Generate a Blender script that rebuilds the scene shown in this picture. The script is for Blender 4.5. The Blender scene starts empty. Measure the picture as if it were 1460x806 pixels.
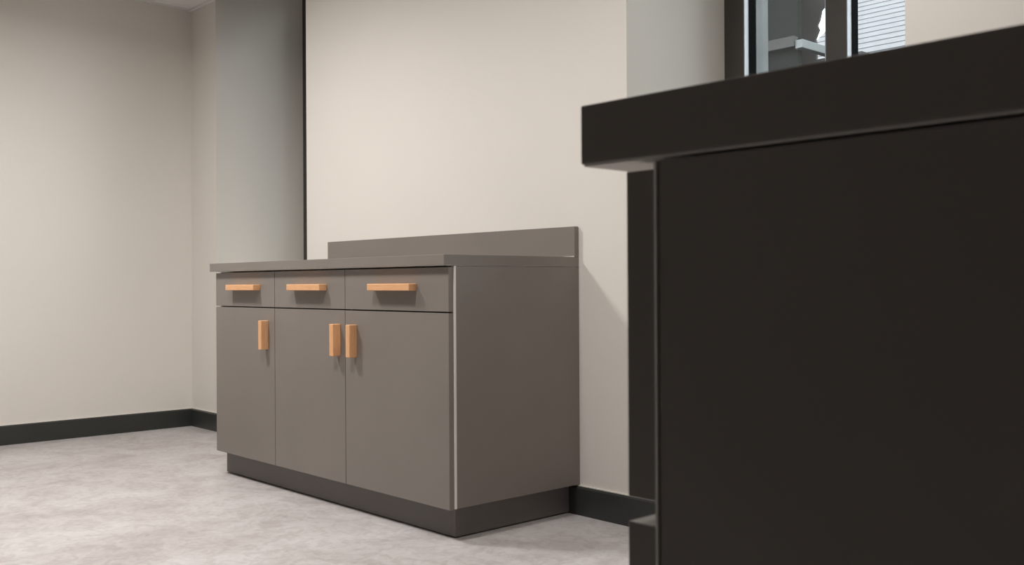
import bpy, math, random
from mathutils import Matrix, Vector
random.seed(4)

# ------------------------------------------------------------------ camera
F_PX = 1426.0; YAW = -0.8299; PITCH = 0.0016; ROLL = -0.0054; EYE = 0.802
scene = bpy.context.scene
Fv = Vector((math.sin(YAW), math.cos(YAW), 0)); Rv = Vector((math.cos(YAW), -math.sin(YAW), 0)); Zv = Vector((0, 0, 1))
fwd = Fv * math.cos(PITCH) + Zv * math.sin(PITCH)
upv = -Fv * math.sin(PITCH) + Zv * math.cos(PITCH)
rt = Rv * math.cos(ROLL) + upv * math.sin(ROLL)
up = -Rv * math.sin(ROLL) + upv * math.cos(ROLL)
cam_d = bpy.data.cameras.new('camera'); cam = bpy.data.objects.new('camera', cam_d)
scene.collection.objects.link(cam)
cam_d.sensor_width = 36; cam_d.lens = F_PX / 1460 * 36
cam_d.clip_start = 0.02; cam_d.clip_end = 200
m = Matrix((rt, up, -fwd)).transposed().to_4x4(); m.translation = Vector((0, 0, EYE))
cam.matrix_world = m
cam_d.dof.use_dof = True; cam_d.dof.focus_distance = 3.3; cam_d.dof.aperture_fstop = 20
scene.camera = cam

# ------------------------------------------------------------------ world, exposure, lamps
vs = scene.view_settings
vs.view_transform = 'Standard'; vs.look = 'None'; vs.gamma = 1.0; vs.use_curve_mapping = False
vs.exposure = 0.0
world = bpy.data.worlds.new('world'); scene.world = world; world.use_nodes = True
bg = world.node_tree.nodes['Background']
bg.inputs[0].default_value = (0.89, 0.94, 1.0, 1); bg.inputs[1].default_value = 6.4

CEIL = 2.390
LAMP_COL = (1.0, 0.965, 0.94)
LAMPS = [(-3.85, 1.05, 38.0, 170), (-2.35, 0.9, 21.0, 160), (-1.3, 1.8, 9.0, 180)]      # x, y, watts, spread of the ceiling panels
LAMP_SIZE = 0.30

def area(name, loc, power, size, color, spread):
    d = bpy.data.lights.new(name, 'AREA'); d.shape = 'SQUARE'; d.size = size; d.energy = power; d.color = color; d.spread = math.radians(spread)
    o = bpy.data.objects.new(name, d); scene.collection.objects.link(o); o.location = loc
    return o

# ------------------------------------------------------------------ helpers
C = scene.collection

class MB:
    """collects shapes and links them as one mesh object"""
    def __init__(s): s.v = []; s.f = []
    def box(s, x0, x1, y0, y1, z0, z1):
        n = len(s.v)
        s.v += [(x, y, z) for z in (z0, z1) for x, y in ((x0, y0), (x1, y0), (x1, y1), (x0, y1))]
        s.f += [tuple(n + i for i in q) for q in ((0, 3, 2, 1), (4, 5, 6, 7), (0, 1, 5, 4), (1, 2, 6, 5), (2, 3, 7, 6), (3, 0, 4, 7))]
        return s
    def prism(s, pts, axis, a, b):
        """extrude a closed outline (2-D) along an axis"""
        n = len(s.v); k = len(pts)
        def P(p, t):
            return {'x': (t, p[0], p[1]), 'y': (p[0], t, p[1]), 'z': (p[0], p[1], t)}[axis]
        s.v += [P(p, a) for p in pts] + [P(p, b) for p in pts]
        s.f.append(tuple(n + i for i in range(k))[::-1]); s.f.append(tuple(n + k + i for i in range(k)))
        for i in range(k):
            j = (i + 1) % k
            s.f.append((n + i, n + j, n + k + j, n + k + i))
        return s
    def build(s, name, mat, parent=None, bevel=0.0, seg=2, recalc=False):
        me = bpy.data.meshes.new(name); me.from_pydata(s.v, [], s.f); me.update()
        if recalc:
            import bmesh
            bm = bmesh.new(); bm.from_mesh(me); bmesh.ops.recalc_face_normals(bm, faces=bm.faces); bm.to_mesh(me); bm.free()
        me.materials.append(mat)
        o = bpy.data.objects.new(name, me); C.objects.link(o)
        if parent: o.parent = parent
        if bevel:
            b = o.modifiers.new('bevel', 'BEVEL'); b.width = bevel; b.segments = seg; b.limit_method = 'ANGLE'
            b.harden_normals = False
            for p in me.polygons: p.use_smooth = False
        return o

def empty(name, loc=(0, 0, 0), rz=0.0):
    o = bpy.data.objects.new(name, None); C.objects.link(o); o.location = loc; o.rotation_euler = (0, 0, rz)
    o.empty_display_size = 0.1
    return o
def tag(o, label, cat, group=None, kind=None):
    o['label'] = label; o['category'] = cat
    if group: o['group'] = group
    if kind: o['kind'] = kind
    return o
def struct(o): o['kind'] = 'structure'; return o
def copy_tree(o, parent=None):
    c = o.copy(); C.objects.link(c); c.parent = parent
    for ch in list(o.children): copy_tree(ch, c)
    return c

# ------------------------------------------------------------------ materials
def srgb(r, g, b):
    f = lambda c: (c / 255 / 12.92) if c / 255 <= 0.04045 else ((c / 255 + 0.055) / 1.055) ** 2.4
    return (f(r), f(g), f(b), 1)
def mat(name, col, rough=0.5, metal=0.0, spec=0.5):
    m = bpy.data.materials.new(name); m.use_nodes = True
    b = m.node_tree.nodes['Principled BSDF']
    b.inputs['Base Color'].default_value = col; b.inputs['Roughness'].default_value = rough
    b.inputs['Metallic'].default_value = metal; b.inputs['Specular IOR Level'].default_value = spec
    return m
def nodes(m): return m.node_tree.nodes, m.node_tree.links, m.node_tree.nodes['Principled BSDF']
def mottle(m, c1, c2, scale, detail=6, stretch=(1, 1, 1), lo=0.35, hi=0.65, bump=0.0, bscale=None, bdist=0.001):
    N, L, b = nodes(m)
    tc = N.new('ShaderNodeTexCoord'); mp = N.new('ShaderNodeMapping'); mp.inputs['Scale'].default_value = stretch
    L.new(tc.outputs['Object'], mp.inputs[0])
    n = N.new('ShaderNodeTexNoise'); n.inputs['Scale'].default_value = scale; n.inputs['Detail'].default_value = detail
    L.new(mp.outputs[0], n.inputs['Vector'])
    r = N.new('ShaderNodeValToRGB'); r.color_ramp.elements[0].position = lo; r.color_ramp.elements[1].position = hi
    r.color_ramp.elements[0].color = c1; r.color_ramp.elements[1].color = c2
    L.new(n.outputs['Fac'], r.inputs[0]); L.new(r.outputs[0], b.inputs['Base Color'])
    if bump:
        n2 = N.new('ShaderNodeTexNoise'); n2.inputs['Scale'].default_value = bscale or scale; n2.inputs['Detail'].default_value = 4
        L.new(tc.outputs['Object'], n2.inputs['Vector'])
        bu = N.new('ShaderNodeBump'); bu.inputs['Strength'].default_value = bump; bu.inputs['Distance'].default_value = bdist
        L.new(n2.outputs['Fac'], bu.inputs['Height']); L.new(bu.outputs[0], b.inputs['Normal'])
    return m

M_wall = mottle(mat('cream_wall_paint', (.7, .65, .58, 1), 0.75, spec=0.3), (.775, .74, .685, 1), (.79, .755, .70, 1), 1.5, bump=0.12, bscale=260, bdist=0.0006)
M_dwall = mottle(mat('charcoal_bounce_cut', (.06, .058, .055, 1), 0.7), (.058, .056, .053, 1), (.063, .061, .058, 1), 1.5)  # dark colour made up for the unseen walls, to cut bounced light
M_ceil = mottle(mat('white_ceiling_paint', (.78, .77, .75, 1), 0.85, spec=0.2), (.87, .86, .85, 1), (.89, .88, .87, 1), 2.0)
M_board = mottle(mat('charcoal_gloss_paint', (.03, .031, .029, 1), 0.34), (.033, .036, .033, 1), (.038, .041, .038, 1), 5)
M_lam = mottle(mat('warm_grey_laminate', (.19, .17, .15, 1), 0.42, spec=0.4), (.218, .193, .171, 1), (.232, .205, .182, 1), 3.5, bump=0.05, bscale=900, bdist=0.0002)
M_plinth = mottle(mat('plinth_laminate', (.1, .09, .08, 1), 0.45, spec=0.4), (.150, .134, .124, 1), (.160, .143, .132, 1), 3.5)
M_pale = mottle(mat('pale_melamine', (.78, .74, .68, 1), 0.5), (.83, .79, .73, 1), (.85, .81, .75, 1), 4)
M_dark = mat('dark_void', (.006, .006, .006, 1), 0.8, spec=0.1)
M_frame = mottle(mat('brown_grey_window_frame', (.05, .045, .04, 1), 0.4), (.050, .045, .040, 1), (.056, .050, .044, 1), 6)
M_bead = mat('silver_glazing_bead', (.50, .52, .56, 1), 0.35, metal=0.2)
M_gasket = mat('black_gasket', (.004, .004, .005, 1), 0.8, spec=0.05)
M_steel = mat('brushed_steel', (.55, .55, .54, 1), 0.35, metal=0.9)

def wood():
    m = mat('beech_wood', (.8, .5, .3, 1), 0.48, spec=0.35); N, L, b = nodes(m)
    tc = N.new('ShaderNodeTexCoord'); mp = N.new('ShaderNodeMapping'); mp.inputs['Scale'].default_value = (6, 60, 60)
    n = N.new('ShaderNodeTexNoise'); n.inputs['Scale'].default_value = 4; n.inputs['Detail'].default_value = 5; n.inputs['Distortion'].default_value = 0.6
    r = N.new('ShaderNodeValToRGB'); r.color_ramp.elements[0].position = .3; r.color_ramp.elements[1].position = .7
    r.color_ramp.elements[0].color = (.72, .37, .17, 1); r.color_ramp.elements[1].color = (.83, .48, .26, 1)
    L.new(tc.outputs['Object'], mp.inputs[0]); L.new(mp.outputs[0], n.inputs['Vector']); L.new(n.outputs['Fac'], r.inputs[0]); L.new(r.outputs[0], b.inputs['Base Color'])
    return m
M_wood = wood()

def floor_mat():
    m = mat('marbled_grey_vinyl', (.5, .47, .45, 1), 0.42, spec=0.35); N, L, b = nodes(m)
    tc = N.new('ShaderNodeTexCoord')
    def noise(sc, det, dist=0.0, rough=0.6):
        n = N.new('ShaderNodeTexNoise'); n.inputs['Scale'].default_value = sc; n.inputs['Detail'].default_value = det
        n.inputs['Distortion'].default_value = dist; n.inputs['Roughness'].default_value = rough
        L.new(tc.outputs['Object'], n.inputs['Vector']); return n
    def ramp(n, stops):
        r = N.new('ShaderNodeValToRGB'); e = r.color_ramp.elements
        e[0].position, e[0].color = stops[0]; e[1].position, e[1].color = stops[-1]
        for p, c in stops[1:-1]:
            k = e.new(p); k.color = c
        L.new(n.outputs['Fac'], r.inputs[0]); return r
    a = ramp(noise(3.2, 8, 0.8, 0.62), [(.34, (.46, .43, .42, 1)), (.5, (.55, .525, .515, 1)), (.66, (.61, .595, .59, 1))])
    c = ramp(noise(17, 5, 1.2, 0.55), [(.42, (.80, .78, .77, 1)), (.52, (1, 1, 1, 1))])
    d = ramp(noise(55, 3, 0.3), [(.35, (.94, .93, .93, 1)), (.65, (1.04, 1.03, 1.03, 1))])
    mx = N.new('ShaderNodeMix'); mx.data_type = 'RGBA'; mx.blend_type = 'MULTIPLY'; mx.inputs[0].default_value = 0.55
    L.new(a.outputs[0], mx.inputs[6]); L.new(c.outputs[0], mx.inputs[7])
    mx2 = N.new('ShaderNodeMix'); mx2.data_type = 'RGBA'; mx2.blend_type = 'MULTIPLY'; mx2.inputs[0].default_value = 1
    L.new(mx.outputs[2], mx2.inputs[6]); L.new(d.outputs[0], mx2.inputs[7]); L.new(mx2.outputs[2], b.inputs['Base Color'])
    nb = noise(120, 2); bu = N.new('ShaderNodeBump'); bu.inputs['Strength'].default_value = 0.12; bu.inputs['Distance'].default_value = 0.0008
    L.new(nb.outputs['Fac'], bu.inputs['Height']); L.new(bu.outputs[0], b.inputs['Normal'])
    return m
M_floor = floor_mat()

def glass():
    m = bpy.data.materials.new('window_glass'); m.use_nodes = True; nt = m.node_tree; N = nt.nodes; L = nt.links; N.clear()
    o = N.new('ShaderNodeOutputMaterial'); t = N.new('ShaderNodeBsdfTransparent'); g = N.new('ShaderNodeBsdfGlossy'); x = N.new('ShaderNodeMixShader')
    t.inputs[0].default_value = (.93, .96, .95, 1); g.inputs['Roughness'].default_value = 0.01
    f = N.new('ShaderNodeFresnel'); f.inputs[0].default_value = 1.5
    L.new(f.outputs[0], x.inputs[0]); L.new(t.outputs[0], x.inputs[1]); L.new(g.outputs[0], x.inputs[2]); L.new(x.outputs[0], o.inputs[0])
    return m
M_glass = glass()
def emit(name, col, s):
    m = bpy.data.materials.new(name); m.use_nodes = True; N, L, b = nodes(m)
    b.inputs['Emission Color'].default_value = col; b.inputs['Emission Strength'].default_value = s; b.inputs['Base Color'].default_value = (.8, .8, .8, 1)
    return m

# ------------------------------------------------------------------ room shell
XL, XR = -5.4823, 0.236          # left wall, right wall
YB, YF = 2.522, -2.6             # back wall face, front wall (behind the camera)
YG, YO = 3.068, 3.22             # window plane, outer face of the wall
SILL, HEAD = 0.855, 2.52
R1 = (-5.1705, -4.2177); R2 = (-2.188, -1.2309)
struct(MB().box(XL - .2, XR + .2, YF - .2, YO, -0.15, 0).build('floor', M_floor))
struct(MB().box(XL - .2, XR + .2, YF - .2, YB, CEIL, CEIL + 0.03).build('ceiling', M_ceil))
struct(MB().box(XL - .2, XL, YF - .2, YO, 0, 2.95).build('wall_left', M_wall))
struct(MB().box(XR, XR + .2, YF - .2, YO, 0, 2.95).build('wall_right', M_dwall))
struct(MB().box(XL, XR, YF - .2, YF, 0, 2.95).build('wall_front', M_dwall))
w = MB()
w.box(XL, R1[0], YB, YO, 0, 2.95); w.box(R1[1], R2[0], YB, YO, 0, 2.95); w.box(R2[1], XR, YB, YO, 0, 2.95)
for a, b in (R1, R2):
    w.box(a, b, YB, YO, 0, SILL - 0.02); w.box(a, b, YB, YO, HEAD, 2.95)
struct(w.build('wall_back', M_wall))

struct(MB().box(XL - .2, XR + .2, YF - .2, YO, 2.95, 3.1).build('roof_slab', M_ceil))
# baseboards with a small chamfer along the top
BH, BT = 0.099, 0.016
prof = [(0, 0), (-BT, 0), (-BT, BH - .006), (-BT + .005, BH), (0, BH)]
struct(MB().prism([(YB + p[0], p[1]) for p in prof], 'x', XL, XR).build('baseboard_back', M_board, recalc=True))
struct(MB().prism([(XL - p[0], p[1]) for p in prof], 'y', YF, YB - BT).build('baseboard_left', M_board, recalc=True))
struct(MB().prism([(XR + p[0], p[1]) for p in prof], 'y', YF, YB - BT).build('baseboard_right', M_board, recalc=True))
struct(MB().prism([(YF - p[0], p[1]) for p in prof], 'x', XL + BT, XR - BT).build('baseboard_front', M_board, recalc=True))
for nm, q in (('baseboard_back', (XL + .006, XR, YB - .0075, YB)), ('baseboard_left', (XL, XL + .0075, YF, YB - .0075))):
    MB().box(*q, BH - .001, BH + .003).build('pale_seam', M_pale, bpy.data.objects[nm])  # thin pale strip along the baseboard tops
# ceiling edge angle
struct(MB().box(XL, XR, YB - .012, YB, CEIL - .014, CEIL).build('trim_1', M_ceil, bevel=.002))
struct(MB().box(XL, XL + .012, YF, YB - .012, CEIL - .006, CEIL).build('trim_2', M_ceil, bevel=.002))

# ------------------------------------------------------------------ windows
M_outer = mottle(mat('grey_outer_render', (.4, .4, .39, 1), 0.8), (.11, .112, .11, 1), (.14, .14, .137, 1), 8)
def window(n, xa, xb):
    root = struct(empty('window_%d' % n, ((xa + xb) / 2, YG, SILL)))
    ox, oy, oz = (xa + xb) / 2, YG, SILL
    def B(mb, x0, x1, y0, y1, z0, z1): return mb.box(x0 - ox, x1 - ox, y0 - oy, y1 - oy, z0 - oz, z1 - oz)
    fw = 0.084; mid = (xa + xb) / 2
    ml, mr = mid - 0.067, mid + 0.010
    f = MB()
    B(f, xa, xa + fw, YG, YG + .075, SILL, HEAD); B(f, xb - fw, xb, YG, YG + .075, SILL, HEAD)
    B(f, xa + fw, xb - fw, YG, YG + .075, SILL, SILL + fw); B(f, xa + fw, xb - fw, YG, YG + .075, HEAD - fw, HEAD)
    f.build('window_frame', M_frame, root, bevel=.002)
    mu = MB(); B(mu, ml, mr, YG, YG + .075, SILL + fw, HEAD - fw); mu.build('mullion', M_frame, root, bevel=.002)
    for x0, x1 in ((xa + fw, ml), (mr, xb - fw)):
        z0, z1 = SILL + fw, HEAD - fw
        a = .003
        bd = MB(); ga = MB()
        for mb, e, ya, yb in ((bd, a, YG + .002, YG + .030), (ga, a + .003, YG + .030, YG + .066)):
            for q in ((x0, x0 + e, z0, z1), (x1 - e, x1, z0, z1), (x0 + e, x1 - e, z0, z0 + e), (x0 + e, x1 - e, z1 - e, z1)):
                B(mb, q[0], q[1], ya, yb, q[2], q[3])
        bd.build('glazing_bead', M_bead, root); ga.build('gasket', M_gasket, root)
        gl = MB(); B(gl, x0, x1, YG + .066, YG + .072, z0, z1)
        gl.build('glass_pane', M_glass, root)
    s = MB(); B(s, xa, xb, YB + .004, YG, SILL - .02, SILL); s.build('window_sill', M_wall, root, bevel=.002)
    # outer reveal lining, outside the glass
    r = MB(); d = .088
    B(r, xa, xa + d, YG + .075, YO, SILL, HEAD); B(r, xb - d, xb, YG + .075, YO, SILL, HEAD)
    B(r, xa + d, xb - d, YG + .075, YO, SILL - .02, SILL + .02); B(r, xa + d, xb - d, YG + .075, YO, HEAD - .03, HEAD)
    r.build('outer_reveal', M_outer, root)
window(1, *R1); window(2, *R2)

# ------------------------------------------------------------------ ceiling lights
M_led = emit('lit_diffuser', (1.0, .93, .85, 1), 6.0)
M_white = mat('white_metal_trim', (.8, .8, .79, 1), 0.4)
led0 = None
for i, (lx, ly, pw, sp) in enumerate(LAMPS):
    if led0 is None:
        t = empty('ceiling_light', (lx, ly, CEIL)); led0 = t
        hh = LAMP_SIZE / 2 + .02; f = MB()
        for q in ((-hh, -hh + .02, -hh, hh), (hh - .02, hh, -hh, hh), (-hh + .02, hh - .02, -hh, -hh + .02), (-hh + .02, hh - .02, hh - .02, hh)):
            f.box(*q, -.014, 0)
        f.build('frame', M_white, t, bevel=.001)
        MB().box(-hh + .02, hh - .02, -hh + .02, hh - .02, -.006, 0).build('diffuser', M_led, t)
    else:
        t = copy_tree(led0); t.location = (lx, ly, CEIL)
    tag(t, ['square ceiling light panel nearest the left wall', 'square ceiling light panel in the middle of the row of three', 'square ceiling light panel nearest the right-hand window'][i], 'ceiling light', 'ceiling light panels')
    area('panel_lamp', (lx, ly, CEIL - .016), pw, LAMP_SIZE, LAMP_COL, sp)

# ------------------------------------------------------------------ base cabinets
# local frame: x = 0 outer face of the right side panel, cabinet runs to -W; y = 0 front edge of the carcass, D = wall
W, D = 1.5785, 0.556
BX = [-W, -1.081, -0.5845, 0.0]        # bay boundaries
HB = 0.1037
def make_cabinet(loc, rz, name_label, top, under, gap0, gap1, ov, inset):
    root = empty('base_cabinet', loc, rz); tag(root, name_label, 'cabinet', 'grey laminate base cabinets')
    T = .018
    c = MB()
    c.box(-T, 0, 0, D, HB, under - .002); c.box(-W, -W + T, 0, D, HB, under - .002)
    c.box(-W + T, -T, 0.002, D - .012, HB, HB + T)
    for x in BX[1:3]: c.box(x - T / 2, x + T / 2, .004, D - .012, HB + T, under - .002)
    c.box(-W + T, -T, D - .012, D - .002, HB, under - .002)
    c.box(-W + T, -T, .004, .09, under - .02, under - .002)
    c.build('carcass', M_lam, root, bevel=.0006, seg=1)
    e = MB(); e.box(-.0165, .0004, -.0028, .0042 if inset > .002 else -.0014, HB, under - .002)
    e.build('edge_strip', M_pale, root)
    # doors and drawers
    g = .0016
    for i in range(3):
        a, b = BX[i] + (g if i else 0), BX[i + 1] - (g if i < 2 else inset)
        d = MB().box(a, b, -.022, -.003, HB - .002, gap0).build('door', M_lam, root, bevel=.0007)
        r = MB().box(a, b, -.022, -.003, gap1, under - .006).build('drawer', M_lam, root, bevel=.0007)
        # drawer handle
        hc = [-1.312, -0.820, -0.285][i]; L = [.236, .232, .236][i] / 2
        zc = .794; hs = .0115
        h = MB().box(hc - L, hc + L, -.054, -.0215, zc - hs, zc + hs).build('handle', M_wood, r, bevel=.0022, seg=2)
        # door handle
        hx = [BX[1] - .062, BX[2] - .042, BX[2] + .062][i]
        z0, z1 = .5505, .664
        v = MB().box(hx - .0125, hx + .0125, -.054, -.0215, z0, z1).build('handle', M_wood_v, d, bevel=.0022, seg=2)
    # plinth
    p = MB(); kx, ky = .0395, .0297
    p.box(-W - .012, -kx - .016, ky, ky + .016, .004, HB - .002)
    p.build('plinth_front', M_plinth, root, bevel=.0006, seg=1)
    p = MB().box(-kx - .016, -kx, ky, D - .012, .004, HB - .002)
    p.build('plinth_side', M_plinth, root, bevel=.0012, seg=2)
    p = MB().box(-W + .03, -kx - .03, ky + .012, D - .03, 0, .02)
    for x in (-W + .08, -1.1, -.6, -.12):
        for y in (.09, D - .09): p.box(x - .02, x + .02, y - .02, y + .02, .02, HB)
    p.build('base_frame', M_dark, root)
    # worktop with a rounded front corner, pale underside and an upstand
    yf = -.022 - ov; r = .004 if ov < .03 else .0012
    def outline(inset):
        x1, y0, rr = 0.0 - inset, yf + inset, r
        pts = [(-W - .019 + inset, D - .001), (-W - .019 + inset, y0)]
        pts += [(x1 - rr + rr * math.sin(t), y0 + rr - rr * math.cos(t)) for t in [k * math.pi / 16 for k in range(9)]]
        pts += [(x1, D - .001)]
        return pts
    wt = MB().prism(outline(0), 'z', under + .0008, top).build('worktop', M_lam, root, bevel=.0009, seg=3, recalc=True)
    MB().prism(outline(.0012), 'z', under - .0004, under + .0008).build('underside_lining', M_pale, wt, recalc=True)
    us = MB().box(-W - .009, 0, D - .021, D - .001, top, 1.0014).build('upstand', M_lam, root, bevel=.0014, seg=3)
    MB().box(-W - .009, -.001, D - .0235, D - .021, top, top + .0022).build('pale_seam', M_pale, us)
    return root

def wood_v():
    m = M_wood.copy(); m.name = 'beech_wood_upright'
    m.node_tree.nodes['Mapping'].inputs['Scale'].default_value = (60, 60, 6); return m
M_wood_v = wood_v()
make_cabinet((-2.4116, 1.9653, 0), 0.0, 'warm grey three-door cabinet with beech handles, standing against the cream wall between windows', .8955, .8615, .7125, .7170, .0195, .0040)
make_cabinet((-.3240, .3975, 0), -math.pi / 2, 'very dark looking cabinet close in the right foreground, seen from its plain end', .8994, .8664, .6778, .6904, .0325, .0006)

# ------------------------------------------------------------------ outside the windows
M_slate = mottle(mat('pale_wet_slate', (.6, .59, .62, 1), 0.75, spec=0.15), (.128, .123, .127, 1), (.152, .147, .150, 1), 14, stretch=(.4, 1, 1))
M_joint = mat('dark_slate_joint', (.05, .05, .05, 1), 0.8)
M_far = mottle(mat('dull_mauve_render', (.13, .12, .12, 1), 0.9, spec=0.05), (.042, .039, .038, 1), (.055, .051, .050, 1), 2.5)
M_farD = mottle(mat('dark_grey_render', (.055, .058, .055, 1), 0.9, spec=0.05), (.0115, .012, .0115, 1), (.015, .0155, .015, 1), 2)
M_lgrey = mat('light_grey_fascia', (.085, .09, .09, 1), 0.5)
M_ground = mottle(mat('wet_tarmac', (.12, .12, .12, 1), 0.8), (.04, .04, .04, 1), (.055, .055, .055, 1), 3)
struct(MB().box(-40, 30, YO, 60, -.35, -.15).build('ground', M_ground))

# slate roofed house: stepped courses, gable verge on the left
hx0, hx1 = -8.21, 1.5; ey, ez = 12.68, 3.68; pitch = math.radians(35)
house = empty('neighbouring_house', ((hx0 + hx1) / 2, 10, -.15)); hc_ = Vector(((hx0 + hx1) / 2, 10, -.15))
tag(house, 'house with a pale slate roof, seen through the right pane of the right-hand window', 'house')
def LB(mb, x0, x1, y0, y1, z0, z1): return mb.box(x0 - hc_.x, x1 - hc_.x, y0 - hc_.y, y1 - hc_.y, z0 - hc_.z, z1 - hc_.z)
LB(MB(), hx0 + .15, hx1 - .15, ey + .3, 18.0, -.15, ez).build('wall', M_far, house)
co = MB(); step = .200; th = .006
n = 22
for k in range(n):
    s0 = k * step; y0 = ey + s0 * math.cos(pitch); z0 = ez + s0 * math.sin(pitch)
    dy, dz = math.cos(pitch), math.sin(pitch); nx_, nz_ = -math.sin(pitch), math.cos(pitch)
    P = [(y0, z0), (y0 + nx_ * th, z0 + nz_ * th), (y0 + dy * step * 1.02 , z0 + dz * step * 1.02 ), (y0 + dy * step, z0 + dz * step - .03)]
    co.prism([(p[0] - hc_.y, p[1] - hc_.z) for p in P], 'x', hx0 - hc_.x, hx1 - hc_.x)
co.build('slate_roof', M_slate, house, recalc=True)
jo = MB()
for k in range(n):
    s0 = k * step; y0 = ey + s0 * math.cos(pitch); z0 = ez + s0 * math.sin(pitch)
    nx_, nz_ = -math.sin(pitch), math.cos(pitch)
    P = [(y0 - .004, z0 - .006), (y0 + nx_ * (th + .001) - .003, z0 + nz_ * (th + .001)), (y0 + .012, z0 + .006)]
    jo.prism([(p[0] - hc_.y, p[1] - hc_.z) for p in P], 'x', hx0 - hc_.x, hx1 - hc_.x)
jo.build('course_joints', M_joint, house, recalc=True)
ry, rz_ = ey + n * step * math.cos(pitch), ez + n * step * math.sin(pitch)
MB().prism([(ey - hc_.y, ez - .05 - hc_.z), (ry - hc_.y, rz_ - .06 - hc_.z), (2 * ry - ey - hc_.y, ez - .05 - hc_.z)], 'x', hx0 + .1 - hc_.x, hx1 - .1 - hc_.x).build('gable', M_far, house, recalc=True)
LB(MB(), hx0, hx1, ey - .1, ey + .02, ez - .10, ez - .01).build('gutter', M_lgrey, house, bevel=.01)

# darker building on the left with a projecting light grey fascia
bl = empty('neighbouring_outbuilding', (-6.5, 8, -.15)); bo = Vector((-6.5, 8, -.15))
tag(bl, 'dark grey building with pale fascia beam, seen through the left pane of the right-hand window', 'building')
def OB(mb, x0, x1, y0, y1, z0, z1): return mb.box(x0 - bo.x, x1 - bo.x, y0 - bo.y, y1 - bo.y, z0 - bo.z, z1 - bo.z)
OB(MB(), -9, -4.905, 8.0, 8.06, -.15, 4.9).build('front_wall', M_farD, bl)
ed = [(-5.3, -.15), (-5.02, -.15), (-5.02, 3.06), (-5.03, 3.10), (-4.99, 3.185), (-5.01, 3.23), (-4.985, 3.277), (-4.965, 3.365), (-4.928, 3.397), (-4.90, 3.43), (-4.74, 3.55), (-4.74, 4.9), (-5.3, 4.9)]
MB().prism([(p[0] - bo.x, p[1] - bo.z) for p in ed], 'y', 8.5 - bo.y, 8.53 - bo.y).build('end_wall', M_far, bl, recalc=True)
OB(MB(), -9, -4.905, 7.93, 8.0, 2.925, 3.02).build('string_course', M_far, bl, bevel=.004)
OB(MB(), -4.905, -4.83, 7.95, 8.5, 2.905, 2.98).build('fascia_beam', M_lgrey, bl, bevel=.004)
OB(MB(), -4.905, -4.45, 8.3, 8.5, -.15, 2.86).build('low_wall', M_far, bl, bevel=.004)
